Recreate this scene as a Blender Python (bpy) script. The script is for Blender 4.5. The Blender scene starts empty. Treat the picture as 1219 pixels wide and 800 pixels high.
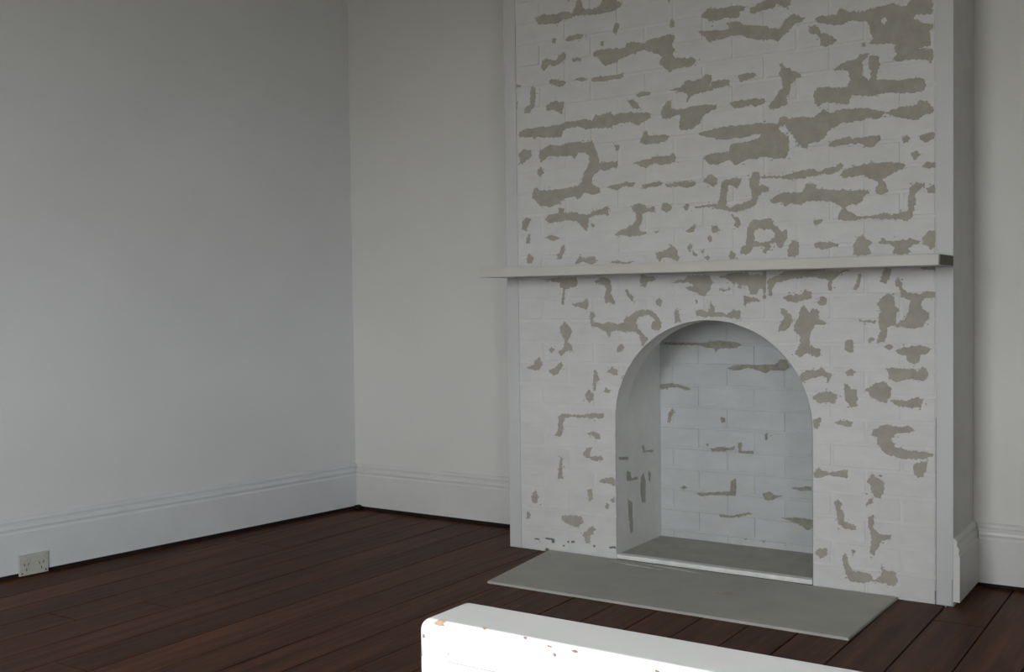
import bpy, bmesh, math, random
from mathutils import Vector, Matrix
from mathutils.geometry import tessellate_polygon

S = bpy.context.scene
COL = S.collection
RND = random.Random(7)

# ------------------------------------------------------------------ camera
cam_d = bpy.data.cameras.new('camera')
cam_d.sensor_fit = 'HORIZONTAL'
cam_d.sensor_width = 36.0
cam_d.lens = 1301.5 / 1219.0 * 36.0
cam_d.clip_start = 0.05
cam = bpy.data.objects.new('camera', cam_d)
COL.objects.link(cam)
_r = Vector((0.83330405, 0.55267313, -0.01252126))
_u = Vector((-0.00730576, 0.03365779, 0.99940671))
_f = Vector((-0.55276667, 0.83271818, -0.03208487))
cam.matrix_world = Matrix(((_r.x, _u.x, -_f.x, 2.521), (_r.y, _u.y, -_f.y, -3.7667),
                           (_r.z, _u.z, -_f.z, 1.0231), (0, 0, 0, 1)))
S.camera = cam

# ------------------------------------------------------------------ daylight, exposure
W = bpy.data.worlds.new('overcast_sky')
S.world = W
W.use_nodes = True
bg = W.node_tree.nodes['Background']
bg.inputs['Color'].default_value = (0.91, 0.94, 0.96, 1)
bg.inputs['Strength'].default_value = 3.0
S.view_settings.view_transform = 'Standard'
S.view_settings.look = 'None'
S.view_settings.gamma = 1.0
S.view_settings.use_curve_mapping = False
S.view_settings.exposure = 2.55

REAR = -5.0          # rear wall, behind the camera
RIGHT = 3.7
CEIL = 2.85
WIN = (0.6, 1.85, 0.5, 2.32)     # x0, x1, z0, z1 of the window in the rear wall
WIN_FILL = (-4.8, -3.98, 0.6, 2.1)     # y0, y1, z0, z1 of the narrow window added in the right wall for fill light
def sky_portal(w, hgt, loc, rot):
    d = bpy.data.lights.new('window_daylight', 'AREA')
    d.shape = 'RECTANGLE'
    d.size, d.size_y = w, hgt
    d.cycles.is_portal = True
    o = bpy.data.objects.new('window_daylight', d)
    COL.objects.link(o)
    o.location = loc
    o.rotation_euler = rot
sky_portal(WIN[1] - WIN[0], WIN[3] - WIN[2], ((WIN[0] + WIN[1]) / 2, REAR - 0.16, (WIN[2] + WIN[3]) / 2), (math.radians(90), 0, 0))
sky_portal(WIN_FILL[1] - WIN_FILL[0], WIN_FILL[3] - WIN_FILL[2], (RIGHT + 0.16, (WIN_FILL[0] + WIN_FILL[1]) / 2, (WIN_FILL[2] + WIN_FILL[3]) / 2), (math.radians(90), 0, math.radians(90)))  # portal for the added fill window

# ------------------------------------------------------------------ helpers
def link(name, me, mat=None, parent=None, loc=None):
    o = bpy.data.objects.new(name, me)
    COL.objects.link(o)
    if mat is not None and me is not None and not me.materials:
        me.materials.append(mat)
    if parent is not None:
        o.parent = parent
    if loc is not None:
        o.location = loc
    return o

def mesh(name, verts, faces):
    me = bpy.data.meshes.new(name)
    me.from_pydata([tuple(v) for v in verts], [], faces)
    bm = bmesh.new(); bm.from_mesh(me)
    bmesh.ops.recalc_face_normals(bm, faces=bm.faces)
    bm.to_mesh(me); bm.free()
    me.update()
    return me

def bm_mesh(name, bm, smooth=False):
    bmesh.ops.recalc_face_normals(bm, faces=bm.faces)
    me = bpy.data.meshes.new(name)
    bm.to_mesh(me); bm.free()
    if smooth:
        for p in me.polygons:
            p.use_smooth = True
    return me

def add_box(bm, x0, x1, y0, y1, z0, z1):
    v = [bm.verts.new((x, y, z)) for x in (x0, x1) for y in (y0, y1) for z in (z0, z1)]
    for f in ((0, 1, 3, 2), (4, 6, 7, 5), (0, 4, 5, 1), (2, 3, 7, 6), (0, 2, 6, 4), (1, 5, 7, 3)):
        bm.faces.new([v[i] for i in f])
    return v

def box_mesh(name, x0, x1, y0, y1, z0, z1, bevel=0.0, seg=2):
    bm = bmesh.new()
    add_box(bm, x0, x1, y0, y1, z0, z1)
    if bevel:
        bmesh.ops.bevel(bm, geom=list(bm.edges), offset=bevel, segments=seg, affect='EDGES', profile=0.5)
    return bm_mesh(name, bm, smooth=False)

def tag(o, label, cat, group=None):
    o['label'] = label
    o['category'] = cat
    if group:
        o['group'] = group
    return o

def structure(o, label=None):
    o['kind'] = 'structure'
    if label:
        o['label'] = label
    return o

def sweep(name, profile, a, b, n):
    """profile of (depth, z) pairs carried from floor point a to b; n = unit normal into the room"""
    vs = []
    for p in (a, b):
        for d, z in profile:
            vs.append((p[0] + n[0] * d, p[1] + n[1] * d, z))
    k = len(profile)
    fs = [(i, (i + 1) % k, k + (i + 1) % k, k + i) for i in range(k)]
    fs += [tuple(range(k - 1, -1, -1)), tuple(range(k, 2 * k))]
    return mesh(name, vs, fs)

# ------------------------------------------------------------------ materials
def mat(name, col, rough=0.6, var=0.06, scale=3.0, bump=0.0, bscale=60.0, spec=0.4,
        stretch=(1, 1, 1), tint=None, objvar=0.0, detail=4.0, coat=0.0):
    m = bpy.data.materials.new(name)
    m.use_nodes = True
    nt = m.node_tree; N = nt.nodes; L = nt.links
    b = N['Principled BSDF']
    b.inputs['Roughness'].default_value = rough
    b.inputs['Specular IOR Level'].default_value = spec
    if coat:
        b.inputs['Coat Weight'].default_value = coat
        b.inputs['Coat Roughness'].default_value = 0.25
    tc = N.new('ShaderNodeTexCoord')
    geo = N.new('ShaderNodeNewGeometry')
    mp = N.new('ShaderNodeMapping')
    mp.inputs['Scale'].default_value = stretch
    L.new(geo.outputs['Position'], mp.inputs['Vector'])
    nz = N.new('ShaderNodeTexNoise')
    nz.inputs['Scale'].default_value = scale
    nz.inputs['Detail'].default_value = detail
    nz.inputs['Roughness'].default_value = 0.6
    L.new(mp.outputs['Vector'], nz.inputs['Vector'])
    cr = N.new('ShaderNodeValToRGB')
    lo = tuple(c * (1 - var) for c in col)
    hi = tuple(min(1, c * (1 + var)) for c in (tint or col))
    cr.color_ramp.elements[0].position = 0.3
    cr.color_ramp.elements[1].position = 0.7
    cr.color_ramp.elements[0].color = (*lo, 1)
    cr.color_ramp.elements[1].color = (*hi, 1)
    L.new(nz.outputs['Fac'], cr.inputs['Fac'])
    out = cr.outputs['Color']
    if objvar:
        oi = N.new('ShaderNodeObjectInfo')
        mr = N.new('ShaderNodeMapRange')
        mr.inputs['To Min'].default_value = 1 - objvar
        mr.inputs['To Max'].default_value = 1 + objvar
        L.new(oi.outputs['Random'], mr.inputs['Value'])
        hs = N.new('ShaderNodeHueSaturation')
        L.new(mr.outputs['Result'], hs.inputs['Value'])
        L.new(out, hs.inputs['Color'])
        out = hs.outputs['Color']
    L.new(out, b.inputs['Base Color'])
    if bump:
        n2 = N.new('ShaderNodeTexNoise')
        n2.inputs['Scale'].default_value = bscale
        n2.inputs['Detail'].default_value = 5.0
        L.new(mp.outputs['Vector'], n2.inputs['Vector'])
        bp = N.new('ShaderNodeBump')
        bp.inputs['Strength'].default_value = bump
        bp.inputs['Distance'].default_value = 0.004
        L.new(n2.outputs['Fac'], bp.inputs['Height'])
        L.new(bp.outputs['Normal'], b.inputs['Normal'])
    return m

M_WALL = mat('wall_plaster_paint', (0.66, 0.655, 0.63), 0.65, 0.035, 1.6, 0.12, 25, 0.3)
M_WALL_L = mat('left_wall_paint_skylight_tint', (0.655, 0.667, 0.674), 0.65, 0.035, 1.6, 0.12, 25, 0.3)  # bluish skylight falling on this wall is mixed into its colour
M_CEIL = mat('ceiling_paint', (0.60, 0.59, 0.56), 0.8, 0.03, 1.5)
M_SKIRT = mat('skirting_gloss_paint', (0.62, 0.62, 0.605), 0.4, 0.04, 5, 0.08, 30, 0.4)
M_SKIRT_L = mat('left_skirting_paint_skylight_tint', (0.615, 0.64, 0.655), 0.4, 0.04, 5, 0.08, 30, 0.4)  # cooler than the other skirting: bluish skylight put into the colour
M_BRICK = mat('white_painted_brick', (0.60, 0.60, 0.59), 0.55, 0.05, 9, 0.35, 45, 0.35, (1, 1, 2.2), objvar=0.02)
M_MORTAR = mat('white_painted_mortar', (0.61, 0.61, 0.60), 0.6, 0.05, 9, 0.3, 45, 0.3)
M_REVEAL = mat('brightened_reveal_paint', (0.78, 0.785, 0.775), 0.6, 0.05, 9, 0.3, 45, 0.3)  # paler than the breast paint to make up for light missing on the reveals
M_MARGIN = mat('white_painted_margin', (0.54, 0.545, 0.545), 0.5, 0.04, 6, 0.15, 30, 0.35, (1, 1, 0.3))
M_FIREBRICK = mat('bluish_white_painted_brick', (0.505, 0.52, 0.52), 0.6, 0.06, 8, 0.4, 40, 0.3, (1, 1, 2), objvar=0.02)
M_FILLER = mat('taupe_filler', (0.365, 0.345, 0.298), 0.85, 0.10, 22, 0.3, 120, 0.15)
M_SOOT = mat('olive_grey_stain', (0.30, 0.29, 0.245), 0.9, 0.18, 40, 0.3, 120, 0.1)
M_STAIN = mat('grey_rubbed_paint', (0.43, 0.42, 0.375), 0.85, 0.12, 30)
M_SCUFF = mat('dark_scuff', (0.16, 0.165, 0.18), 0.8, 0.2, 60)
M_CONC = mat('hearth_cement', (0.41, 0.405, 0.375), 0.7, 0.07, 7, 0.3, 90, 0.25)
M_CONC2 = mat('firebox_cement', (0.40, 0.395, 0.355), 0.85, 0.10, 12, 0.4, 90, 0.15)
M_PINK = mat('pinkish_stain', (0.40, 0.355, 0.32), 0.8, 0.1, 40)
M_RIM = mat('white_painted_cement', (0.72, 0.72, 0.70), 0.55, 0.10, 20, 0.3, 60)
M_PLANK = mat('stained_floorboard', (0.051, 0.0185, 0.0088), 0.5, 0.38, 3.0, 0.25, 30, 0.12, (9, 0.55, 1),
              tint=(0.089, 0.0345, 0.0172), objvar=0.22, detail=8, coat=0.0)
M_SUB = mat('dark_subfloor_and_gap_shade', (0.012, 0.008, 0.006), 0.9, 0.2, 5)  # also colours the shade strips under the left and back walls
M_MANTEL = mat('cream_painted_timber', (0.55, 0.54, 0.50), 0.5, 0.05, 10, 0.2, 30, 0.35, (0.4, 2, 2))
M_ENDGR = mat('bare_grey_end_grain', (0.17, 0.155, 0.125), 0.8, 0.15, 40, 0.3, 80, 0.2)
M_GLOSS = mat('gloss_white_enamel', (0.89, 0.895, 0.895), 0.28, 0.03, 8, 0.05, 20, 0.5)
M_CHIP = mat('chipped_red_brown_wood', (0.34, 0.21, 0.165), 0.8, 0.2, 60, 0.3, 90, 0.2)
M_CHIP2 = mat('chipped_tan_wood', (0.47, 0.33, 0.215), 0.8, 0.2, 60, 0.3, 90, 0.2)
M_PLATE = mat('aged_cream_plastic', (0.44, 0.44, 0.40), 0.45, 0.10, 60, 0.05, 40, 0.4)
M_DARK = mat('dark_slot', (0.05, 0.05, 0.045), 0.8, 0.1, 50)
M_LUMP = mat('black_grime', (0.012, 0.011, 0.010), 0.9, 0.2, 80, 0.3, 90, 0.1)
M_ADDED_GROUND = mat('light_shaping_ground', (0.28, 0.27, 0.24), 0.95, 0.1, 0.3)  # tone set for the light it throws back through the windows
M_FRAME = mat('window_paint', (0.70, 0.69, 0.66), 0.5, 0.03, 5)

# ------------------------------------------------------------------ room shell
DB = 0.3242          # back wall plane
BW = 1.75            # width of the chimney breast
SPL = 0.1116         # the left wall is a little out of square
LX = -1.1411
def left_x(y):
    return LX + SPL * (y - DB)

def wall_prism(name, pts, z0, z1, m, label):
    k = len(pts)
    vs = [(x, y, z0) for x, y in pts] + [(x, y, z1) for x, y in pts]
    fs = [tuple(range(k)), tuple(range(k, 2 * k))] + [(i, (i + 1) % k, k + (i + 1) % k, k + i) for i in range(k)]
    return structure(link(name, mesh(name, vs, fs), m), label)

T = 0.15
SHADE_TOP = 0.022         # left and back walls start above dark strips standing in for shade under the skirting
wall_prism('wall_left', [(left_x(DB + T), DB + T), (left_x(REAR - T), REAR - T), (left_x(REAR - T) - T, REAR - T), (left_x(DB + T) - T, DB + T)],
           SHADE_TOP, CEIL, M_WALL_L, 'off white plastered left wall with bluish skylight tinted into its colour')
bm = bmesh.new()
add_box(bm, left_x(DB), 0.0, DB, DB + T, SHADE_TOP, CEIL)
add_box(bm, BW, RIGHT, DB, DB + T, SHADE_TOP, CEIL)
structure(link('wall_back', bm_mesh('wall_back', bm), M_WALL), 'off white plastered back wall either side of the chimney breast')
bm = bmesh.new()
add_box(bm, RIGHT, RIGHT + T, REAR - T, WIN_FILL[0], -0.05, CEIL)
add_box(bm, RIGHT, RIGHT + T, WIN_FILL[1], DB + T, -0.05, CEIL)
add_box(bm, RIGHT, RIGHT + T, WIN_FILL[0], WIN_FILL[1], -0.05, WIN_FILL[2])
add_box(bm, RIGHT, RIGHT + T, WIN_FILL[0], WIN_FILL[1], WIN_FILL[3], CEIL)
structure(link('wall_right', bm_mesh('wall_right', bm), M_WALL), 'plastered right wall with a narrow window added for fill light, outside the picture')
bm = bmesh.new()
xl = left_x(REAR)
add_box(bm, xl, WIN[0], REAR - T, REAR, -0.05, CEIL)
add_box(bm, WIN[1], RIGHT, REAR - T, REAR, -0.05, CEIL)
add_box(bm, WIN[0], WIN[1], REAR - T, REAR, -0.05, WIN[2])
add_box(bm, WIN[0], WIN[1], REAR - T, REAR, WIN[3], CEIL)
structure(link('wall_rear', bm_mesh('wall_rear', bm), M_WALL), 'plastered wall with the window behind the camera')
structure(link('ceiling', box_mesh('ceiling', left_x(REAR) - T, RIGHT + T, REAR - T, DB + T, CEIL, CEIL + 0.1), M_CEIL), 'plain ceiling above the picture')
# sash windows behind the camera; the narrow one is added for fill light
def sash_window(name, label, ww, wh, loc, rz):
    win = structure(link(name, None, None, None, loc), label)
    win.rotation_euler = (0, 0, rz)
    bm = bmesh.new()
    h = ww / 2
    add_box(bm, -h, -h + 0.05, -0.03, 0.03, 0, wh); add_box(bm, h - 0.05, h, -0.03, 0.03, 0, wh)
    add_box(bm, -h + 0.05, h - 0.05, -0.03, 0.03, 0, 0.06); add_box(bm, -h + 0.05, h - 0.05, -0.03, 0.03, wh - 0.05, wh)
    link('window_frame', bm_mesh('window_frame', bm), M_FRAME, win)
    link('sash_bar', box_mesh('sash_bar', -h + 0.05, h - 0.05, -0.02, 0.02, wh / 2 - 0.02, wh / 2 + 0.02), M_FRAME, win)
sash_window('window_1', 'sash window in the wall behind the camera', WIN[1] - WIN[0], WIN[3] - WIN[2], ((WIN[0] + WIN[1]) / 2, REAR - T / 2, WIN[2]), 0)
sash_window('added_fill_window', 'narrow sash window added in the right wall as fill light', WIN_FILL[1] - WIN_FILL[0], WIN_FILL[3] - WIN_FILL[2], (RIGHT + T / 2, (WIN_FILL[0] + WIN_FILL[1]) / 2, WIN_FILL[2]), math.pi / 2)
# unseen ground outside, added to shape the light through the windows
structure(link('added_ground', mesh('added_ground', [(-120, 120, -0.6), (120, 120, -0.6), (120, -120, -0.6), (-120, -120, -0.6)], [(0, 1, 2, 3)]), M_ADDED_GROUND),
          'unseen ground outside the window, added to shape the daylight')

# floor: boards over a dark subfloor
fl = structure(link('floor', box_mesh('floor', left_x(REAR), RIGHT, REAR, DB, -0.06, -0.022), M_SUB), 'dark stained timber floorboards')
def gap_shade_strip(pts):
    k = len(pts)
    vs = [(x, y, -0.06) for x, y in pts] + [(x, y, SHADE_TOP) for x, y in pts]
    link('gap_shade_strip', mesh('gap_shade_strip', vs, [tuple(range(k)), tuple(range(k, 2 * k))] + [(i, (i + 1) % k, k + (i + 1) % k, k + i) for i in range(k)]), M_SUB, fl)
gap_shade_strip([(left_x(DB), DB), (left_x(REAR - T), REAR - T), (left_x(REAR - T) - T, REAR - T), (left_x(DB) - T, DB)])
gap_shade_strip([(left_x(DB) - T, DB), (0.0, DB), (0.0, DB + T), (left_x(DB) - T, DB + T)])
gap_shade_strip([(BW, DB), (RIGHT, DB), (RIGHT, DB + T), (BW, DB + T)])
PW = 0.157
GAP = 0.0045
def plank_mesh(w, l):
    c, th = 0.0012, 0.022
    hw, hl = w / 2, l / 2
    vs = [(-hw, -hl, -th), (hw, -hl, -th), (hw, hl, -th), (-hw, hl, -th),
          (-hw, -hl, -c), (hw, -hl, -c), (hw, hl, -c), (-hw, hl, -c),
          (-hw + c, -hl + c, 0), (hw - c, -hl + c, 0), (hw - c, hl - c, 0), (-hw + c, hl - c, 0)]
    fs = [(0, 3, 2, 1), (8, 9, 10, 11)]
    for i in range(4):
        j = (i + 1) % 4
        fs += [(i, j, 4 + j, 4 + i), (4 + i, 4 + j, 8 + j, 8 + i)]
    return mesh('floor_plank', vs, fs)

k = -7
while True:
    xa = -0.787 + PW * k
    xb = xa + PW
    k += 1
    if xa > RIGHT - 0.01:
        break
    xb = min(xb, RIGHT)
    # the left wall cuts the boards along it
    ys = [REAR + 0.002]
    y1 = DB - 0.001
    if xa < left_x(DB):
        # board ends where the splayed wall crosses it
        lim = DB + (xb - LX) / SPL
        if lim < REAR + 0.15:
            continue
        y1 = min(y1, lim + 0.7)
    cuts = sorted(RND.uniform(REAR + 0.5, y1 - 0.3) for _ in range(2))
    idx = k - 1
    if idx == -2: cuts = [-3.4, -0.50]
    if idx == -1: cuts = [-4.0, -0.50]
    if idx == 1: cuts = [-3.3, -1.353]
    if idx == 4: cuts = [-4.1, -2.2]
    if idx == 6: cuts = [-3.6]
    seq = ys + [c for c in cuts if c > REAR + 0.4 and c < y1 - 0.15] + [y1]
    for a, b in zip(seq[:-1], seq[1:]):
        if b - a < 0.05:
            continue
        link('floor_plank', plank_mesh(xb - xa - GAP, b - a - GAP), M_PLANK, fl,
             ((xa + xb) / 2, (a + b) / 2, RND.uniform(-0.0012, 0.0)))

# skirting boards, held a finger's width above the floor
G = 0.016
PROF = [(0.0, G), (0.020, G), (0.020, 0.168), (0.0165, 0.174), (0.0165, 0.179), (0.019, 0.186), (0.0165, 0.195),
        (0.0105, 0.200), (0.0105, 0.206), (0.0125, 0.212), (0.0085, 0.221), (0.0, 0.226)]
nl = Vector((1, -SPL, 0)).normalized()
structure(link('baseboard_left', sweep('baseboard_left', PROF, (left_x(DB), DB), (left_x(REAR), REAR), nl), M_SKIRT_L), 'white moulded skirting along the left wall')
structure(link('baseboard_back', sweep('baseboard_back', PROF, (LX + 0.02, DB), (0.0, DB), (0, -1)), M_SKIRT), 'white moulded skirting between the corner and the chimney breast')
structure(link('baseboard_back_right', sweep('baseboard_back_right', PROF, (BW + 0.02, DB), (RIGHT, DB), (0, -1)), M_SKIRT), 'white moulded skirting right of the chimney breast')
structure(link('baseboard_chimney', sweep('baseboard_chimney', PROF, (BW, -0.003), (BW, DB), (1, 0)), M_SKIRT), 'short white skirting return on the side of the chimney breast')

# ------------------------------------------------------------------ chimney breast
XC, AR, ZS = 0.8905, 0.391, 0.552      # arch centre, radius, springing height
AD = 0.3974                            # firebox depth
FZ = 0.026                             # firebox floor level
def arch_top(x):
    d = AR * AR - (x - XC) ** 2
    return ZS + math.sqrt(d) if d > 0 else -1.0

arch = [(XC - AR, -0.02)] + [(XC - AR * math.cos(math.pi * i / 40), ZS + AR * math.sin(math.pi * i / 40)) for i in range(41)] + [(XC + AR, -0.02)]
outline = [(0, -0.02)] + arch + [(BW, -0.02), (BW, CEIL), (0, CEIL)]
SLAB = 0.10                            # the arch is one brick thick; the chamber behind it is square
CH = 0.95                              # chamber height
YB = 0.0016                            # mortar plane, a hair behind the brick faces
tri = tessellate_polygon([[Vector((x, z, 0)) for x, z in outline]])
n = len(outline)
vs = [(x, YB, z) for x, z in outline] + [(x, SLAB, z) for x, z in outline]
fs = [tuple(t) for t in tri] + [tuple(i + n for i in reversed(t)) for t in tri] + [(i, (i + 1) % n, n + (i + 1) % n, n + i) for i in range(n)]
bm = bmesh.new()
bm.from_mesh(mesh('front', vs, fs))
add_box(bm, 0, XC - AR, SLAB, DB + T, -0.02, CEIL)
add_box(bm, XC + AR, BW, SLAB, DB + T, -0.02, CEIL)
add_box(bm, XC - AR, XC + AR, SLAB, DB + T, CH, CEIL)
breast = structure(link('wall_chimney', bm_mesh('wall_chimney', bm), M_MORTAR),
                   'white painted brick chimney breast with taupe filler patches and arched opening')
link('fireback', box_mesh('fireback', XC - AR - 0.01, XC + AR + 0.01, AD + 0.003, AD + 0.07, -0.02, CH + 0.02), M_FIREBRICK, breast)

# smooth lining of the arch reveal, whitened to offset its dim light
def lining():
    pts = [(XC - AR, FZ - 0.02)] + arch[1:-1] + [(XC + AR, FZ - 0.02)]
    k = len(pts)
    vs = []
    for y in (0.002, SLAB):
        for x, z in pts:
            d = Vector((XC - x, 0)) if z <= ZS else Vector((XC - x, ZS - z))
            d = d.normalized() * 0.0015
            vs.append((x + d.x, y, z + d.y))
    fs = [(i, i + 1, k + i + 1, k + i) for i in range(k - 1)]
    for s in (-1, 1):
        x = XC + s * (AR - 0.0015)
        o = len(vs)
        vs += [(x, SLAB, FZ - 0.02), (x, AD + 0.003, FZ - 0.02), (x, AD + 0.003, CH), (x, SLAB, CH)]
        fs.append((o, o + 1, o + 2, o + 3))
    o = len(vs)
    vs += [(x, y, CH - 0.0015) for x, y in ((XC - AR, SLAB), (XC + AR, SLAB), (XC + AR, AD + 0.003), (XC - AR, AD + 0.003))]  # whitened chamber ceiling, added to bounce light onto the fireback
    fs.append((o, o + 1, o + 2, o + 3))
    return mesh('brightened_reveal_lining', vs, fs)
link('brightened_reveal_lining', lining(), M_REVEAL, breast)

def poly_prism(name, pts, y_front, y_back, ch):
    """convex-ish outline (x, z): chamfered piece whose face is at y_front"""
    cx = sum(p[0] for p in pts) / len(pts); cz = sum(p[1] for p in pts) / len(pts)
    k = len(pts)
    vs = [(x, y_back, z) for x, z in pts]
    for x, z in pts:
        dx, dz = cx - x, cz - z
        l = math.hypot(dx, dz) or 1
        sx = max(-ch, min(ch, dx)); sz = max(-ch, min(ch, dz))
        vs.append((x + sx, y_front, z + sz))
    t = tessellate_polygon([[Vector((v[0], v[2], 0)) for v in vs[k:]]])
    fs = [(i, (i + 1) % k, k + (i + 1) % k, k + i) for i in range(k)] + [tuple(i + k for i in q) for q in t]
    return mesh(name, vs, fs)

X0, X1 = 0.057, 1.694
PITCH, Z_A = 0.0855, 0.003
BL = 0.235
J = 0.009
share = {}
def put_brick(parent, xa, xb, za, zb, yf, depth, m, key):
    w, hh = xb - xa, zb - za
    kk = (key, round(w, 4), round(hh, 4))
    if kk not in share:
        share[kk] = poly_prism('brick', [(-w / 2, -hh / 2), (w / 2, -hh / 2), (w / 2, hh / 2), (-w / 2, hh / 2)], 0.0, depth, 0.0022)
    return link('brick', share[kk], m, parent, ((xa + xb) / 2, yf, (za + zb) / 2))

row = 0
z = Z_A
while z < CEIL - 0.02:
    za, zb = z + J / 2, min(z + PITCH - J / 2, CEIL)
    x = X0 - (0.0 if row % 2 == 0 else BL / 2)
    while x < X1 - 0.005:
        xa, xb = max(x + J / 2, X0 + 0.002), min(x + BL - J / 2, X1 - 0.002)
        x += BL
        if xb - xa < 0.02:
            continue
        yf = RND.uniform(-0.0004, 0.0003)
        # opening inside this course?
        top_clear = max(arch_top(xa), arch_top(xb), arch_top(min(max(XC, xa), xb))) < za and not (za < ZS and xb > XC - AR and xa < XC + AR)
        if top_clear:
            put_brick(breast, xa, xb, za, zb, yf, 0.0035, M_BRICK, 'face')
            continue
        # pieces left and right of (or over) the arch
        spans = []
        if zb <= ZS:
            hw = AR
        elif zb >= ZS + AR:
            hw = -1
        else:
            hw = math.sqrt(AR * AR - (zb - ZS) ** 2)
        if hw < 0:
            spans = [(xa, xb)]
        else:
            if xa < XC - hw: spans.append((xa, min(xb, XC - hw)))
            if xb > XC + hw: spans.append((max(xa, XC + hw), xb))
        for sa, sb in spans:
            if sb - sa < 0.012:
                continue
            pts = [(sb, zb), (sa, zb)]
            low = []
            m_ = 14
            for i in range(m_ + 1):
                xx = sa + (sb - sa) * i / m_
                at = arch_top(xx)
                low.append((xx, min(zb - 0.001, max(za, at + 0.001 if at > 0 else za))))
            pts = low + pts
            # drop near-duplicates
            cl = []
            for p in pts:
                if not cl or math.hypot(p[0] - cl[-1][0], p[1] - cl[-1][1]) > 0.0015:
                    cl.append(p)
            cx = (sa + sb) / 2; cz = (za + zb) / 2
            link('brick', poly_prism('brick', [(p[0] - cx, p[1] - cz) for p in cl], 0.0, 0.0035, 0.0015), M_BRICK, breast, (cx, yf, cz))
    z += PITCH
    row += 1

# fireback bricks
row = 0
z = 0.058 - 0.0865
while z < CH:
    za, zb = max(z + 0.004, FZ - 0.01), min(z + 0.0865 - 0.004, CH - 0.002)
    x = XC - AR - (0.06 if row % 2 else 0.175)
    while x < XC + AR:
        xa, xb = max(x + 0.004, XC - AR), min(x + 0.236, XC + AR)
        x += 0.24
        if xb - xa < 0.02 or zb - za < 0.015:
            continue
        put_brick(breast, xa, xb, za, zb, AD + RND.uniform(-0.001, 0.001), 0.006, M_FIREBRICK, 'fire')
    z += 0.0865
    row += 1

# plain plaster margins down both edges of the breast
for a, b in ((0.0, X0 - 0.001), (X1 + 0.002, BW)):
    link('plaster_margin', box_mesh('plaster_margin', a, b, -0.0035, YB + 0.001, 0.0, CEIL, 0.0015, 1), M_MARGIN, breast)

for xx, za, zb, ww in ((X1 + 0.0008, 0.0, 0.62, 0.0016), (X1 + 0.0008, 0.0, 0.045, 0.004), (BW - 0.004, 0.0, 0.09, 0.0014)):
    link('crack', box_mesh('crack', xx - ww / 2, xx + ww / 2, -0.0037 if xx > X1 + 0.01 or ww > 0.003 else -0.0006, YB, za, zb), M_SCUFF, breast)

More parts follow.
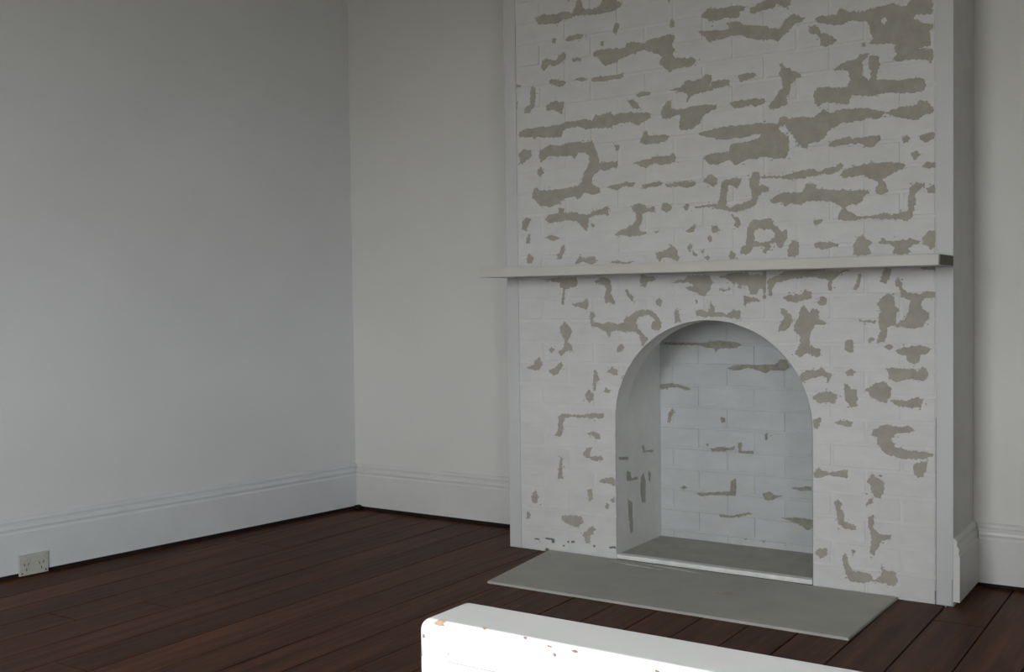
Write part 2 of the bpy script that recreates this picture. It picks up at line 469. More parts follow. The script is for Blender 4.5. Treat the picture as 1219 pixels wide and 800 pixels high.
# ------------------------------------------------------------------ filler patches (outlines in millimetres on the masonry)
FACE_PATCHES = """
150 2164 185 2170 255 2163 298 2166 328 2155 336 2172 343 2196 354 2210 366 2208 368 2181 374 2166 416 2157 445 2162 458 2178 466 2192 515 2184 527 2167 547 2160 538 2144 514 2137 449 2133 399 2137 349 2143 315 2139 281 2137 263 2125 211 2130 163 2136
297 2217 316 2214 307 2201
730 2147 753 2143 742 2130
505 2064 514 2084 530 2085 531 2067 517 2048 507 2051
290 2055 305 2067 339 2070 373 2065 369 2051 331 2049 301 2048
232 2070 249 2068 247 2050 232 2051
745 2056 756 2068 765 2056 764 2036 749 2035
452 2025 466 2023 464 2009 452 2011
418 1986 435 1995 480 1994 553 1987 565 2002 593 2005 640 1991 664 2004 710 2006 741 2012 767 2005 763 1988 752 1972 767 1953 755 1937 767 1922 800 1916 838 1913 853 1901 834 1886 793 1881 755 1882 743 1870 728 1884 702 1910 713 1933 694 1946 663 1957 640 1970 616 1967 577 1958 536 1949 520 1937 488 1931 471 1929 451 1950 443 1965 422 1975
178 1970 183 1988 205 1993 231 1982 253 1983 270 2003 287 2008 294 1985 270 1970 244 1958 213 1966 195 1946 182 1951
321 1974 338 1980 364 1972 359 1963 325 1965
212 1903 226 1909 260 1901 295 1889 286 1879 264 1872 234 1886 217 1891
329 1893 359 1900 388 1893 384 1884 354 1886
409 1886 421 1894 487 1889 528 1890 544 1895 548 1880 527 1872 479 1873 421 1874
52 1907 79 1904 79 1894 54 1897
123 1865 133 1890 148 1885 152 1847 145 1818 131 1797 118 1783 95 1789 100 1808 123 1816 127 1835
51 1839 64 1838 62 1812 50 1809
198 1801 216 1814 242 1822 263 1812 283 1814 278 1788 274 1763 254 1776 233 1786 202 1785
563 1786 587 1787 610 1770 622 1748 590 1751 575 1771
603 1799 619 1812 662 1807 662 1796 638 1795 615 1791
743 1804 762 1809 792 1812 807 1831 856 1829 874 1833 889 1845 914 1838 911 1819 900 1806 921 1784 888 1781 852 1778 829 1774 814 1751 807 1752 818 1778 799 1791
708 1728 715 1745 735 1767 750 1762 750 1738 769 1729 799 1729 829 1736 881 1734 932 1732 928 1712 903 1708 877 1693 869 1670 843 1659 828 1650 798 1650 780 1659 784 1693 788 1713 746 1700 711 1700
67 1713 108 1722 179 1723 267 1723 293 1732 344 1730 378 1734 411 1723 424 1747 444 1742 477 1749 510 1735 542 1742 606 1736 657 1730 665 1708 637 1701 613 1685 574 1703 518 1698 477 1688 427 1696 386 1693 344 1708 284 1703 266 1675 214 1675 161 1685 143 1676 125 1688 71 1690
617 1620 625 1640 633 1661 649 1659 656 1642 715 1642 745 1631 726 1617 691 1610 652 1610
868 2055 882 2069 897 2084 944 2077 994 2079 1023 2075 1047 2067 1037 2055 1016 2052 1019 2035 1001 2031 966 2040 937 2034 901 2036 890 2048
1058 2059 1072 2063 1106 2074 1127 2085 1212 2071 1208 2045 1188 2040 1168 2051 1154 2060 1147 2045 1106 2045 1075 2036 1061 2045
860 2008 878 2006 965 1993 980 2001 969 2016 991 2023 1022 2015 1033 2003 1064 1998 1127 1986 1133 1975 1174 1972 1184 1993 1201 2007 1221 2014 1261 1992 1248 1984 1221 1978 1208 1964 1181 1945 1160 1925 1147 1934 1106 1940 1057 1953 1029 1967 987 1973 965 1966 929 1965 900 1962 885 1981 871 1990
1294 1983 1313 1993 1346 1991 1371 1984 1374 2000 1390 2007 1409 1994 1447 1985 1478 1990 1521 1992 1557 1997 1593 1978 1611 1993 1629 2004 1682 1995 1685 1945 1664 1942 1635 1950 1623 1940 1647 1921 1670 1914 1686 1909 1685 1894 1673 1887 1679 1868 1679 1841 1653 1838 1641 1836 1686 1829 1689 1806 1682 1783 1664 1797 1629 1803 1581 1803 1554 1809 1572 1828 1563 1847 1569 1859 1539 1866 1502 1868 1478 1875 1496 1891 1484 1911 1481 1946 1447 1954 1409 1963 1397 1952 1358 1955 1313 1968|1518 1949 1530 1954 1539 1940 1527 1930
1271 1952 1281 1963 1297 1964 1313 1945 1316 1932 1339 1929 1358 1914 1371 1902 1358 1891 1332 1884 1313 1891 1316 1913 1297 1935 1277 1939
1453 1881 1468 1882 1468 1868 1456 1868
1167 1850 1180 1848 1190 1830 1207 1831 1210 1815 1230 1812 1250 1794 1227 1790 1220 1778 1207 1770 1203 1741 1193 1729 1196 1703 1166 1693 1132 1689 1125 1704 1146 1721 1163 1752 1180 1763 1177 1790 1167 1811 1172 1829
1358 1803 1390 1821 1425 1826 1453 1844 1478 1844 1475 1828 1459 1821 1456 1800 1459 1768 1478 1750 1484 1759 1487 1783 1478 1803 1481 1831 1508 1833 1515 1805 1508 1774 1502 1753 1539 1746 1587 1740 1623 1739 1632 1745 1652 1738 1664 1715 1658 1695 1629 1692 1581 1698 1521 1702 1490 1696 1421 1710 1412 1682 1389 1682 1357 1692 1325 1695 1306 1681 1293 1699 1289 1725 1293 1737 1306 1748 1358 1742 1405 1737 1418 1760 1409 1787 1390 1802 1364 1796
917 1818 943 1818 978 1817 982 1797 957 1790 921 1790 906 1802
1014 1823 1042 1829 1081 1824 1074 1809 1042 1806 1021 1802
981 1726 999 1734 1049 1736 1111 1732 1118 1721 1097 1710 1077 1706 1063 1717 1035 1710 999 1710
853 1631 898 1640 930 1644 963 1648 1048 1646 1097 1648 1132 1641 1162 1638 1169 1660 1193 1659 1200 1650 1226 1655 1292 1647 1306 1662 1325 1670 1345 1655 1383 1663 1446 1663 1502 1651 1530 1642 1523 1627 1502 1620 1483 1627 1446 1619 1389 1618 1364 1608 1344 1597 1325 1571 1305 1559 1272 1559 1266 1540 1253 1545 1233 1563 1219 1587 1199 1611 1189 1632 1166 1628 1166 1615 1199 1585 1202 1546 1189 1514 1158 1514 1124 1523 1062 1522 1026 1514 1001 1503 991 1517 977 1525 933 1512 897 1518 875 1540 904 1555 977 1555 984 1582 1027 1583 1072 1590 1090 1595 1097 1608 1048 1603 1013 1599 999 1604 963 1600 934 1602 919 1611 890 1617
1536 1638 1557 1645 1587 1651 1629 1653 1641 1666 1670 1660 1693 1630 1685 1622 1652 1613 1638 1603 1605 1609 1575 1618
1341 1552 1357 1560 1389 1566 1415 1570 1421 1560 1440 1562 1483 1564 1514 1564 1516 1548 1508 1537 1489 1526 1465 1531 1452 1542 1421 1544 1389 1544 1363 1536 1347 1541
1590 1548 1602 1556 1614 1545 1608 1531 1590 1529
1644 1549 1670 1556 1693 1556 1688 1536 1664 1526 1646 1536
1617 1496 1629 1503 1649 1490 1635 1473 1623 1471
1649 1451 1664 1462 1696 1459 1696 1444 1676 1441 1655 1444
1093 1458 1131 1455 1185 1453 1219 1462 1265 1468 1292 1469 1305 1458 1337 1469 1363 1470 1382 1484 1395 1474 1389 1462 1357 1448 1318 1448 1279 1444 1245 1438 1199 1440 1151 1447 1103 1450
1389 1452 1414 1463 1458 1472 1496 1474 1557 1470 1599 1461 1593 1446 1569 1438 1538 1425 1523 1414 1538 1397 1541 1372 1520 1362 1502 1369 1502 1387 1508 1409 1483 1420 1458 1434 1427 1431 1389 1430 1379 1440
947 1445 962 1457 998 1458 1026 1456 1019 1440 1008 1417 994 1428 976 1436 969 1403 968 1383 961 1363 975 1352 1011 1363 1047 1371 1064 1380 1058 1417 1054 1451 1072 1476 1089 1471 1093 1448 1089 1425 1106 1426 1127 1416 1123 1399 1099 1404 1089 1388 1078 1359 1061 1347 1025 1339 997 1334 972 1340 939 1350 910 1359 836 1360 874 1369 932 1368 943 1398
1130 1373 1171 1393 1219 1393 1252 1394 1259 1417 1285 1421 1301 1410 1298 1398 1331 1399 1357 1391 1395 1391 1427 1383 1446 1388 1477 1380 1480 1371 1458 1365 1455 1346 1433 1335 1420 1339 1401 1330 1408 1317 1423 1307 1445 1296 1495 1297 1514 1302 1538 1304 1547 1294 1575 1299 1605 1306 1608 1331 1611 1361 1611 1383 1632 1398 1658 1394 1658 1383 1640 1372 1629 1354 1632 1329 1623 1308 1621 1287 1605 1269 1587 1280 1550 1281 1489 1285 1445 1287 1426 1283 1401 1283 1372 1291 1376 1306 1388 1325 1369 1342 1337 1353 1291 1359 1265 1358 1238 1346 1212 1355 1185 1344 1178 1357 1137 1360
1661 1374 1690 1387 1696 1374 1687 1357 1670 1361
1053 1290 1071 1306 1095 1300 1123 1307 1144 1298 1143 1283 1161 1272 1171 1258 1191 1264 1194 1231 1181 1218 1170 1199 1157 1206 1150 1220 1129 1214 1136 1204 1115 1181 1102 1188 1112 1201 1095 1209 1067 1206 1060 1190 1038 1179 1017 1188 1021 1208 1039 1214 1042 1251 1046 1277|1071 1246 1070 1226 1095 1219 1129 1226 1147 1236 1147 1253 1130 1270 1109 1261 1088 1272 1074 1266
971 1179 985 1196 999 1185 997 1166 978 1164
1194 1192 1201 1211 1218 1224 1235 1216 1234 1177 1221 1161 1197 1169
982 1328 1011 1313 1021 1292 1011 1276 993 1287 1000 1300
910 1291 932 1286 932 1273 913 1263
1288 1292 1321 1290 1311 1278 1294 1272
1291 1208 1311 1215 1350 1213 1375 1204 1372 1195 1346 1194 1324 1187 1297 1194
1426 1202 1439 1221 1458 1236 1467 1220 1489 1206 1476 1188 1489 1168 1458 1163 1426 1165
1507 1205 1526 1220 1535 1207 1562 1206 1587 1212 1605 1208 1611 1217 1629 1207 1649 1203 1629 1194 1617 1186 1605 1183 1617 1167 1587 1162 1556 1166 1565 1188 1544 1198 1514 1199
1649 1215 1670 1236 1690 1238 1696 1210 1693 1186 1682 1174 1667 1187 1652 1193
875 1453 894 1476 912 1478 930 1460 930 1439 915 1433 901 1441
66 1624 89 1641 124 1634 129 1611 101 1595 83 1577 70 1590
165 1627 187 1636 213 1649 257 1641 309 1648 343 1648 376 1641 410 1646 418 1627 430 1597 438 1560 459 1555 492 1559 520 1557 520 1539 491 1531 467 1525 442 1531 425 1521 408 1504 404 1483 416 1471 441 1458 441 1444 408 1435 374 1445 340 1421 323 1433 297 1431 263 1418 245 1405 201 1400 166 1406 144 1429 126 1442 136 1479 154 1481 167 1466 220 1466 289 1469 341 1476 362 1489 367 1522 384 1539 397 1563 393 1593 376 1605 342 1604 329 1580 317 1595 256 1597 213 1604 186 1588 173 1581 164 1601
155 1556 173 1563 185 1539 168 1523 154 1534
509 1619 525 1621 529 1603 512 1597
592 1544 628 1552 675 1559 744 1560 756 1569 767 1551 760 1534 713 1527 683 1537 636 1523 612 1535
474 1460 507 1468 539 1470 556 1476 595 1469 587 1456 539 1459 515 1446 490 1455
623 1457 659 1464 698 1469 713 1461 705 1451 666 1450 631 1442
721 1455 766 1459 834 1458 849 1450 834 1440 812 1434 782 1443 728 1445
187 1352 210 1369 245 1371 258 1393 280 1388 275 1373 322 1371 365 1361 390 1360 407 1370 448 1375 477 1387 480 1351 457 1356 423 1356 390 1345 388 1316 381 1294 360 1310 339 1333 305 1341 253 1339 209 1334
402 1323 419 1318 414 1307 399 1310
579 1382 611 1390 634 1385 646 1371 673 1373 681 1355 642 1353 626 1347 622 1319 610 1298 617 1284 649 1275 633 1269 593 1267 569 1264 545 1273 513 1268 505 1281 546 1294 578 1307 598 1324 602 1348 586 1363
704 1367 716 1388 739 1379 747 1361 727 1348 712 1356
796 1365 811 1378 820 1368 811 1351 800 1355
803 1272 825 1291 844 1301 840 1273 822 1267
907 1277 922 1290 940 1276 929 1263 914 1263
888 1247 903 1257 910 1236 899 1230
672 1281 696 1284 688 1273
80 1350 98 1364 121 1355 107 1330 97 1307 79 1312
97 1277 111 1299 119 1276 115 1257 97 1258
195 1280 217 1287 256 1274 235 1264 208 1266
265 1240 278 1247 282 1225 269 1203 260 1185 238 1204 256 1211
96 1197 110 1216 132 1196 122 1174 100 1178
324 1168 346 1197 371 1188 413 1194 425 1169 396 1162 362 1174 337 1167
483 1167 504 1175 544 1169 585 1167 568 1161 512 1162
680 1200 711 1202 734 1215 745 1229 761 1214 776 1182 772 1162 749 1176 710 1181 695 1164 683 1182
810 1213 821 1229 832 1212 817 1198
832 1198 851 1187 847 1180 836 1184
877 1172 891 1186 902 1175 891 1163
862 1197 877 1202 873 1190
184 1106 241 1113 328 1114 336 1092 327 1077 301 1074 280 1067 275 1034 275 1004 262 1008 265 1041 271 1071 254 1079 258 1094 215 1100
412 1098 446 1112 478 1104 490 1075 486 1046 502 1016 498 998 486 1013 461 1010 457 1039 466 1068 445 1083 420 1087
547 1059 559 1066 567 1048 583 1037 587 1012 575 1016 559 1034
616 1115 671 1110 679 1096 647 1089 635 1068 619 1072 612 1094
744 1081 771 1094 801 1097 817 1110 898 1108 913 1081 898 1054 879 1030 861 1034 846 1048 816 1051 801 1066 831 1068 839 1075 809 1083 779 1085
678 1015 694 1029 705 1011 697 993 682 1001
309 1007 343 1011 378 1029 387 1007 377 985 352 992 326 998
394 977 411 970 415 959 402 944 406 933 460 930 477 937 517 926 538 933 550 955 574 962 591 976 630 983 662 979 685 958 704 930 689 902 661 908 661 930 677 944 646 965 606 955 594 937 606 908 629 887 645 873 629 851 621 837 613 865 606 890 582 901 550 897 509 904 484 897 476 871 468 893 435 911 397 918 393 944
252 907 274 941 291 926 312 900 299 881 286 855 307 840 315 818 290 821 272 814 255 798 246 817 268 832 273 870 256 888
198 824 211 835 227 824 211 810
89 753 126 758 135 781 153 793 168 767 152 743 130 739 103 742
197 737 228 753 259 776 263 757 245 731 219 720
508 828 525 854 545 840 533 821 512 820
466 740 487 762 511 749 511 727 491 730
403 709 408 746 416 746 424 724 433 710 416 698 411 665 405 665
523 720 540 728 538 709
445 663 457 678 482 671 474 656
365 649 382 668 403 650 402 628 385 616 369 630
755 965 759 986 774 982 777 951 785 940 754 933
1119 1083 1147 1099 1181 1115 1248 1123 1301 1118 1372 1110 1411 1119 1372 1094 1366 1088 1353 1079 1353 1046 1340 1047 1340 1079 1314 1089 1274 1093 1214 1088 1181 1082 1153 1076 1139 1056 1136 1030 1126 1033
1177 1023 1201 1032 1244 1032 1258 1051 1281 1038 1279 1018 1258 1015 1221 1003 1190 1013
1300 1005 1314 1024 1333 1018 1330 998 1310 995
1423 1048 1436 1077 1442 1102 1452 1099 1448 1070 1436 1042
1514 1078 1526 1106 1529 1117 1554 1115 1548 1084 1535 1065 1517 1069
1563 1074 1572 1086 1590 1067 1587 1049 1602 1036 1644 1029 1661 1038 1697 1038 1697 1016 1667 1014 1650 1008 1650 980 1673 968 1673 952 1661 937 1656 922 1632 915 1596 918 1566 921 1578 937 1602 953 1608 980 1614 1011 1584 1018 1578 1049 1566 1059
1504 1000 1523 1022 1544 1032 1563 1018 1563 993 1578 977 1566 956 1563 924 1535 918 1538 893 1529 868 1504 864 1507 887 1517 906 1510 931 1511 956 1517 975
1529 855 1547 862 1558 853 1547 840
1565 840 1596 853 1626 857 1661 858 1685 845 1667 832 1644 826 1641 804 1626 795 1608 803 1599 825 1575 831
1532 780 1565 782 1626 779 1638 770 1655 789 1670 771 1667 749 1649 739 1626 745 1590 741 1571 734 1541 746 1541 764
1457 705 1479 712 1504 732 1535 733 1553 711 1547 686 1535 662 1510 666 1485 681 1473 699
1163 924 1180 950 1166 983 1183 983 1210 957 1207 930 1187 907 1159 900
1214 924 1234 950 1237 980 1251 996 1264 979 1274 970 1281 983 1304 979 1304 950 1336 934 1320 924 1294 927 1280 908 1274 885 1274 852 1313 840 1306 814 1280 816 1267 832 1253 822 1240 812 1217 825 1230 842 1240 858 1237 888 1217 904
1397 867 1410 876 1423 873 1426 835 1410 831 1397 841
1397 764 1416 777 1435 765 1422 750 1403 750
1230 743 1260 767 1300 768 1313 781 1326 765 1349 756 1342 730 1329 723 1332 743 1306 747 1280 738 1260 731 1240 720
1442 945 1498 940 1498 931 1448 937
1473 874 1486 886 1498 877 1479 867
1638 1119 1700 1117 1697 1105 1661 1109
369 647 400 648 404 631 384 613 374 630
241 553 256 567 292 565 358 566 389 573 448 576 448 559 398 554 353 556 287 553 266 546 261 501 250 475 224 476 235 495 240 526
368 489 398 504 428 497 432 475 412 474 398 486
352 409 372 437 397 440 387 420 387 402 436 408 444 393 406 386 367 397
232 302 238 334 249 393 260 389 253 340 261 305
104 215 126 248 145 218 130 192 112 192
81 144 92 156 103 141 97 123 83 124
420 308 455 324 485 327 499 315 499 296 484 296 445 302
370 269 390 275 397 236 380 222
454 224 469 221 464 199 454 202
251 134 251 153 292 160 343 161 353 135 323 114 287 119
373 111 393 126 408 114 383 85 383 59 362 56 348 86
474 235 494 249 495 232 484 227
1280 671 1299 686 1333 697 1371 684 1361 655 1304 651
1390 723 1404 723 1413 705 1437 705 1437 649 1418 641 1399 662
1546 674 1609 675 1635 687 1654 677 1648 651 1608 649 1564 656
1286 595 1309 604 1313 591 1299 562 1286 564
1357 589 1380 598 1422 594 1418 575 1385 579
1482 549 1492 572 1533 589 1573 583 1608 588 1628 575 1608 565 1568 558 1551 539 1564 516 1608 505 1687 502 1683 490 1643 480 1591 477 1555 484 1528 491 1514 513 1501 522 1505 545
1624 461 1648 472 1670 473 1665 446 1652 422 1635 416 1626 433
1286 407 1303 423 1337 411 1370 419 1403 426 1403 397 1380 400 1332 401 1308 390 1286 388
1468 393 1487 418 1505 406 1528 393 1528 365 1514 336 1491 344 1482 380
1356 308 1370 323 1384 310 1379 286 1393 269 1393 245 1436 235 1431 220 1398 220 1370 233 1365 266
1468 318 1487 336 1491 320 1468 304
1473 267 1491 278 1491 231 1509 215 1550 217 1550 200 1518 192 1509 168 1491 137 1480 146 1486 193 1477 230
1288 123 1307 144 1333 143 1331 118 1307 106
1384 125 1398 136 1407 99 1421 77 1482 75 1491 53 1518 71 1518 113 1523 95 1563 90 1572 64 1559 39 1527 48 1491 48 1444 37 1407 42 1393 78
1417 152 1431 144 1421 134
936 1101 942 1107 965 1109 975 1115 1046 1116 1058 1104 1077 1109 1099 1103 1103 1118 1118 1117 1116 1093 1116 1057 1113 1039 1105 1037 1102 1055 1086 1058 1083 1040 1064 1036 1052 1040 1050 1059 1042 1068 1026 1071 1020 1056 1007 1062 1013 1074 1001 1081 994 1069 975 1087 955 1099
932 1051 948 1057 961 1054 975 1066 981 1055 961 1049 948 1048
1028 1032 1045 1028 1058 1025 1077 1022 1093 1016 1089 1010 1064 1010 1045 1004 1039 995 1029 998
1102 1028 1111 1036 1115 1021 1105 1016
838 978 865 981 885 974 900 990 902 1015 907 1002 917 990 918 974 948 971 961 962 987 977 1013 980 1019 965 1016 949 1000 949 961 953 948 956 925 956 901 956 875 956 848 956
842 1015 852 1012 848 1001 842 1003
"""
FIREBACK_PATCHES = """
520 840 690 841 737 847 768 852 845 844 864 834 841 822 799 821 760 816 752 801 745 819 706 822 674 833 524 833
799 740 829 752 883 756 928 754 965 758 1001 759 1023 781 1049 778 1060 750 1038 735 987 737 964 723 935 733 890 744 844 732 814 733
498 650 506 665 560 671 609 661 641 651 625 643 576 656 535 650 510 643
534 508 538 538 555 566 563 558 550 524 544 503
770 538 789 539 793 521 774 515
703 424 718 429 714 414
726 407 765 417 812 417 831 425 827 410 781 402 734 397
846 437 862 442 858 405 911 410 911 400 850 397
956 480 971 488 969 459 959 458
589 237 605 246 625 240 605 231
653 217 701 224 748 231 811 239 815 282 834 294 838 262 830 221 803 222 733 218 685 208
947 242 977 252 999 240 1028 241 1006 230 984 218 958 218
1065 274 1093 280 1147 288 1147 270 1108 267
1020 152 1093 160 1150 158 1153 127 1129 114 1107 129 1078 141
867 53 882 55 878 46
942 51 961 57 953 45
763 142 810 139 887 161 909 156 810 131 767 131
"""
REVEAL_PATCHES = """
21 406 104 396 101 385 25 394
88 341 119 333 126 306 181 306 188 294 87 301
212 298 237 316 253 277 251 189 219 194 203 240
93 229 132 208 137 91 114 88 100 156
223 428 239 427 255 403 329 397 329 388 231 398
278 318 302 300 293 264 277 281
"""
SCUFF_MARKS = """
118 46 132 49 145 46 142 42 126 41
166 52 185 56 211 56 217 49 214 37 203 37 201 49 177 48
276 52 285 54 285 47 276 45
295 55 310 57 310 49 297 46
396 49 405 51 404 43 397 42
465 50 495 57 499 47 470 45
171 12 184 13 190 3 174 1
192 2 219 5 220 1 195 1
255 34 264 35 263 29 256 28
"""


def jag(loop, amp, step):
    out = []
    k = len(loop)
    for i in range(k):
        a, b = loop[i], loop[(i + 1) % k]
        d = math.hypot(b[0] - a[0], b[1] - a[1])
        m_ = max(1, int(d / step))
        for j in range(m_):
            t = j / m_
            s = 1.0 if j else 0.5
            out.append((a[0] + (b[0] - a[0]) * t + RND.uniform(-amp, amp) * s, a[1] + (b[1] - a[1]) * t + RND.uniform(-amp, amp) * s))
    return out

def keep_off_arch(p, e=0.003):
    x, zz = p
    x = min(max(x, X0 + 0.001), X1 - 0.001)
    if abs(x - XC) < AR + e:
        if zz <= ZS:
            x = XC + (AR + e) * (1 if x > XC else -1)
        else:
            dx, dz = x - XC, zz - ZS
            l = math.hypot(dx, dz)
            if l < AR + e:
                x, zz = XC + dx * (AR + e) / l, ZS + dz * (AR + e) / l
    return (x, zz)

def keep_in_back(p):
    return (min(max(p[0], XC - AR + 0.002), XC + AR - 0.002), max(p[1], FZ + 0.002))

def patches(table, name, m, base, axis, fix, amp, step, flecks=0):
    for i, line in enumerate(table.strip().splitlines()):
        loops, specks = [], []
        for lp in line.split('|'):
            v = [float(t) / 1000 for t in lp.split()]
            loops.append([fix(p) for p in jag(list(zip(v[0::2], v[1::2])), amp, step)])
        # loose flecks along the ragged edge
        edge = list(loops[0])
        peri = sum(math.hypot(edge[a][0] - edge[a - 1][0], edge[a][1] - edge[a - 1][1]) for a in range(len(edge)))
        for _ in range(int(peri * flecks)):
            p = edge[RND.randrange(len(edge))]
            r = RND.uniform(0.0012, 0.0042)
            qx, qz = p[0] + RND.gauss(0, 0.007), p[1] + RND.gauss(0, 0.005)
            tri_ = [fix((qx + r * RND.uniform(0.5, 1.7) * math.cos(t_), qz + r * RND.uniform(0.4, 1.1) * math.sin(t_))) for t_ in (0.3, 1.5, 2.8, 4.0, 5.3)]
            specks.append(tri_)
        flat = [p for lp in loops for p in lp]
        tri = tessellate_polygon([[Vector((p[0], p[1], 0)) for p in lp] for lp in loops])
        c = (sum(p[0] for p in flat) / len(flat), sum(p[1] for p in flat) / len(flat))
        lift = 0.0010 + 0.000004 * (i % 40)
        N_ = len(flat)
        if axis == 'Y':
            f3 = lambda p, d: (p[0] - c[0], -d, p[1] - c[1])
            loc = (c[0], base, c[1])
        else:
            f3 = lambda p, d: (d, p[0] - c[0], p[1] - c[1])
            loc = (base, c[0], c[1])
        vs = [f3(p, lift) for p in flat] + [f3(p, -0.0005) for p in flat]
        fs = [tuple(t) for t in tri]
        o = 0
        for lp in loops:
            q = len(lp)
            fs += [(o + a, o + (a + 1) % q, N_ + o + (a + 1) % q, N_ + o + a) for a in range(q)]
            o += q
        for sp in specks:
            o = len(vs)
            vs += [f3(p, lift - 0.0002) for p in sp]
            fs.append(tuple(range(o, o + len(sp))))
        link(name, mesh(name, vs, fs), m, breast, loc)

patches(FACE_PATCHES, 'filler_patch', M_FILLER, 0.0, 'Y', keep_off_arch, 0.0034, 0.0052, 26)
patches(SCUFF_MARKS, 'scuff_mark', M_SCUFF, 0.0, 'Y', lambda p: (p[0], max(p[1], 0.0005)), 0.0018, 0.005, 20)
patches(FIREBACK_PATCHES, 'stain_patch', M_SOOT, AD - 0.001, 'Y', keep_in_back, 0.0022, 0.006, 16)
patches(REVEAL_PATCHES, 'stain_patch', M_STAIN, XC - AR + 0.0015, 'X', lambda p: (min(max(p[0], 0.006), AD - 0.004), p[1]), 0.002, 0.006, 12)

# ------------------------------------------------------------------ firebox floor and hearth
ff = link('firebox_slab', box_mesh('firebox_slab', XC - AR + 0.002, XC + AR - 0.002, 0.030, AD - 0.0015, 0.0, FZ, 0.002, 1), M_CONC2)
tag(ff, 'dark grey cement floor slab inside the arched fireplace opening', 'slab')
rim = link('painted_edging_strip', box_mesh('painted_edging_strip', XC - AR + 0.002, XC + AR - 0.002, -0.004, 0.030, 0.0086, FZ + 0.001, 0.004, 2), M_RIM)
tag(rim, 'white painted strip along the front edge of the fireplace floor', 'strip')
hp = [(0.193, -0.005), (0.260, -0.542), (1.564, -0.536), (1.574, -0.005)]
HB = 0.0085
bm = bmesh.new()
lo = [bm.verts.new((x, y, 0.0)) for x, y in hp]; hi = [bm.verts.new((x, y, HB)) for x, y in hp]
bm.faces.new(lo); bm.faces.new(hi)
for i in range(4):
    bm.faces.new((lo[i], lo[(i + 1) % 4], hi[(i + 1) % 4], hi[i]))
bmesh.ops.bevel(bm, geom=[e for e in bm.edges if all(v.co.z > 0.001 for v in e.verts)], offset=0.002, segments=2, affect='EDGES')
he = link('hearth_slab', None, None, None, (0.0, 0.0, 0.0))
tag(he, 'smooth grey cement hearth slab on the floor before the fireplace', 'hearth')
link('slab', bm_mesh('slab', bm), M_CONC, he)
def blob(name, pts, z, m, parent, th=0.0006):
    lp = jag(pts, 0.003, 0.012)
    t = tessellate_polygon([[Vector((x, y, 0)) for x, y in lp]])
    q = len(lp)
    vs = [(x, y, z + th) for x, y in lp] + [(x, y, z) for x, y in lp]
    return link(name, mesh(name, vs, [tuple(a) for a in t] + [(i, (i + 1) % q, q + (i + 1) % q, q + i) for i in range(q)]), m, parent)

blob('pink_stain', [(1.03, -0.272), (1.06, -0.282), (1.09, -0.27), (1.12, -0.262), (1.10, -0.245), (1.06, -0.25)], HB, M_PINK, he, 0.0004)
for pts in ([(0.50, -0.045), (0.62, -0.060), (0.74, -0.075), (0.60, -0.070)], [(0.62, -0.020), (0.80, -0.045), (0.88, -0.052), (0.76, -0.030)]):
    blob('paint_smear', pts, HB, M_RIM, he, 0.0004)

# ------------------------------------------------------------------ mantel shelf
MZ0, MZ1, MD = 1.1175, 1.1535, 0.193
ms = link('mantel_shelf', None, None, None, (BW / 2, -0.1, MZ0))
tag(ms, 'cream painted timber mantel shelf across the white chimney breast', 'shelf')
link('shelf_board', box_mesh('shelf_board', -BW / 2, BW / 2 - 0.004, -MD + 0.1, 0.0965, 0.0, MZ1 - MZ0, 0.0025, 2), M_MANTEL, ms)
ec = link('end_face', box_mesh('end_face', BW / 2 - 0.004, BW / 2, -MD + 0.103, 0.0955, 0.002, MZ1 - MZ0 - 0.002, 0.001, 1), M_ENDGR, ms)
ec['label'] = 'bare grey brown end of the shelf'

# ------------------------------------------------------------------ double power outlet in the skirting
yc = -1.328
oc = Vector((left_x(yc), yc, 0)) + nl * 0.020
po_ = link('power_outlet', None, None, None, (oc.x, oc.y, 0.004))
po_.rotation_euler = (0, 0, math.atan2(nl.y, nl.x))
tag(po_, 'aged cream double power outlet set low in the left skirting', 'power outlet')
link('face_plate', box_mesh('face_plate', 0.0, 0.009, -0.0575, 0.0575, 0.0, 0.080, 0.003, 2), M_PLATE, po_)
for sy in (-0.029, 0.029):
    link('rocker_switch', box_mesh('rocker_switch', 0.009, 0.0125, sy - 0.006 + 0.012, sy + 0.006 + 0.012, 0.055, 0.072, 0.001, 1), M_PLATE, po_)
    for dy, dz, a in ((-0.008, 0.042, 0.5), (0.008, 0.042, -0.5), (0.0, 0.022, 0.0)):
        s = link('pin_slot', box_mesh('pin_slot', 0.009, 0.0096, -0.0014, 0.0014, -0.005, 0.005), M_DARK, po_, (0, sy + dy, dz))
        s.rotation_euler = (a, 0, 0)
    link('screw', box_mesh('screw', 0.009, 0.0098, sy * 1.6 - 0.003, sy * 1.6 + 0.003, 0.007, 0.013, 0.001, 1), M_DARK, po_)

# small black lump in the far corner of the floor
bm = bmesh.new()
bmesh.ops.create_icosphere(bm, subdivisions=2, radius=0.02)
for v in bm.verts:
    s = 1 + RND.uniform(-0.2, 0.2)
    v.co = Vector((v.co.x * 1.1 * s, v.co.y * 0.8 * s, max(-0.012, v.co.z * 0.8 * s)))
lump = link('grime_lump', bm_mesh('grime_lump', bm, True), M_LUMP, None, (LX + 0.047, DB - 0.042, 0.012))
tag(lump, 'small black lump of grime in the corner of the floor', 'debris')

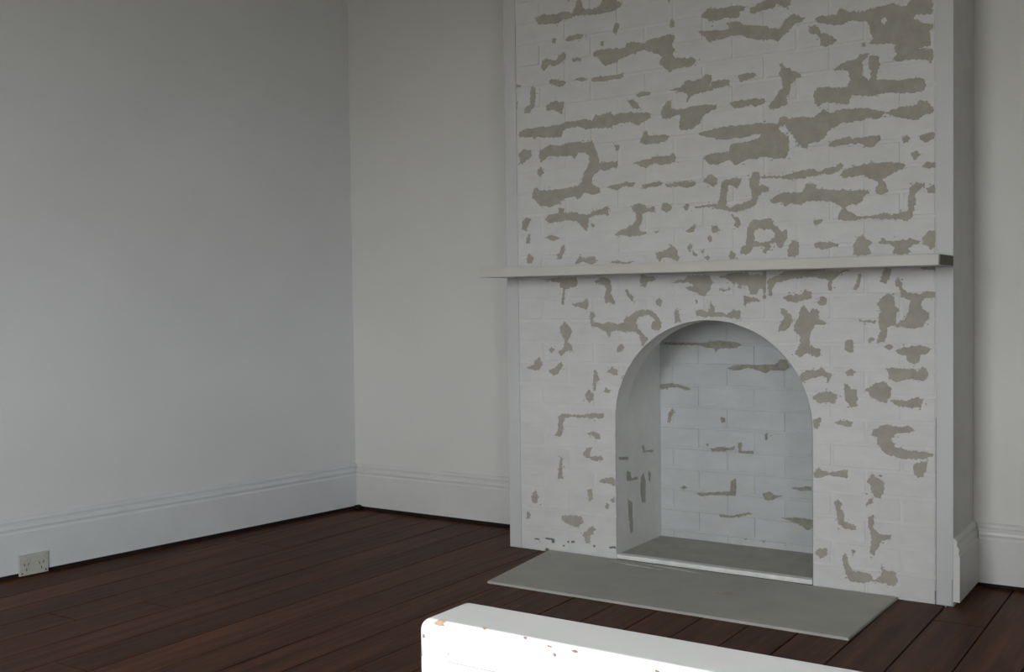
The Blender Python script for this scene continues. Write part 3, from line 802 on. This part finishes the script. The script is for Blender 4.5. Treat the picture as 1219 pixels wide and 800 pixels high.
# ------------------------------------------------------------------ white painted panel in the foreground
PX0, PX1, PY0, PY1, PZ = 1.655, 2.62, -2.684, -2.594, 0.622
pn = link('painted_wooden_panel', None, None, None, ((PX0 + PX1) / 2, (PY0 + PY1) / 2, 0.0))
tag(pn, 'gloss white painted wooden panel with chipped rounded top, standing in the foreground', 'wooden panel')
hx, hy = (PX1 - PX0) / 2, (PY1 - PY0) / 2
def rounded(name, x, y0, y1, z0, z1, rend, rtop):
    bm = bmesh.new()
    add_box(bm, -x, x, y0, y1, z0, z1)
    if rend:
        ends = [e for e in bm.edges if abs(e.verts[0].co.y - e.verts[1].co.y) > 1e-4 and all(v.co.z > z1 - 1e-5 for v in e.verts)]
        bmesh.ops.bevel(bm, geom=ends, offset=rend, segments=7, affect='EDGES', profile=0.5)
    rim = [e for e in bm.edges if abs(e.verts[0].co.y - e.verts[1].co.y) < 1e-5 and not all(v.co.z < z0 + 1e-5 for v in e.verts)
           and not (not rend and all(v.co.z > z1 - 1e-5 for v in e.verts))]
    bmesh.ops.bevel(bm, geom=rim, offset=rtop, segments=4, affect='EDGES', profile=0.5)
    return bm_mesh(name, bm)
GZ = 0.572
def smooth_obj(o):
    for p in o.data.polygons:
        p.use_smooth = p.area < 0.0015
smooth_obj(link('top_rail', rounded('top_rail', hx, -hy, hy, GZ, PZ, 0.017, 0.005), M_GLOSS, pn))
link('rail_joint', box_mesh('rail_joint', -hx + 0.045, hx - 0.045, -hy - 0.0002, hy - 0.0015, GZ - 0.0006, GZ + 0.0006), M_PLATE, pn)
smooth_obj(link('panel_body', rounded('panel_body', hx, -hy, hy, 0.0, GZ, 0.0, 0.005), M_GLOSS, pn))
CHIPS = [(1.688, 0.6185, 0.0115, 0.0045, M_CHIP2), (1.662, 0.599, 0.0035, 0.0035, M_CHIP), (1.754, 0.6215, 0.005, 0.0022, M_CHIP2),
         (1.815, 0.6195, 0.004, 0.0016, M_CHIP), (1.850, 0.6165, 0.0055, 0.0018, M_CHIP), (1.884, 0.6165, 0.0065, 0.0022, M_CHIP),
         (1.857, 0.608, 0.0035, 0.003, M_CHIP), (1.701, 0.582, 0.002, 0.002, M_CHIP2), (1.99, 0.612, 0.004, 0.002, M_CHIP)]
def chip(cx, cz, w, h, m):
    ox = (PX0 + PX1) / 2
    r = 0.005
    def on_rail(x, zz, d):
        t = zz - (PZ - r)
        if t <= 0:
            return (x - ox, -hy - d, zz)
        a = min(t / r, 1.0) * math.pi / 2
        return (x - ox, -hy + r - (r + d) * math.cos(a), PZ - r + (r + d) * math.sin(a))
    k = 12
    w, h = w * 0.85, h * 0.8
    rad = [RND.uniform(0.5, 1.15) for _ in range(k)]
    vs = [on_rail(cx, cz, 0.0006)]
    for s in (0.35, 0.7, 1.0):
        for i in range(k):
            a = 2 * math.pi * i / k
            vs.append(on_rail(cx + w * rad[i] * s * math.cos(a), cz + h * rad[i] * s * math.sin(a), 0.0006 if s < 1 else 0.0003))
    fs = [(0, 1 + i, 1 + (i + 1) % k) for i in range(k)]
    for q in (0, 1):
        fs += [(1 + q * k + i, 1 + (q + 1) * k + i, 1 + (q + 1) * k + (i + 1) % k, 1 + q * k + (i + 1) % k) for i in range(k)]
    link('paint_chip', mesh('paint_chip', vs, fs), m, pn)
for a in CHIPS:
    chip(*a)
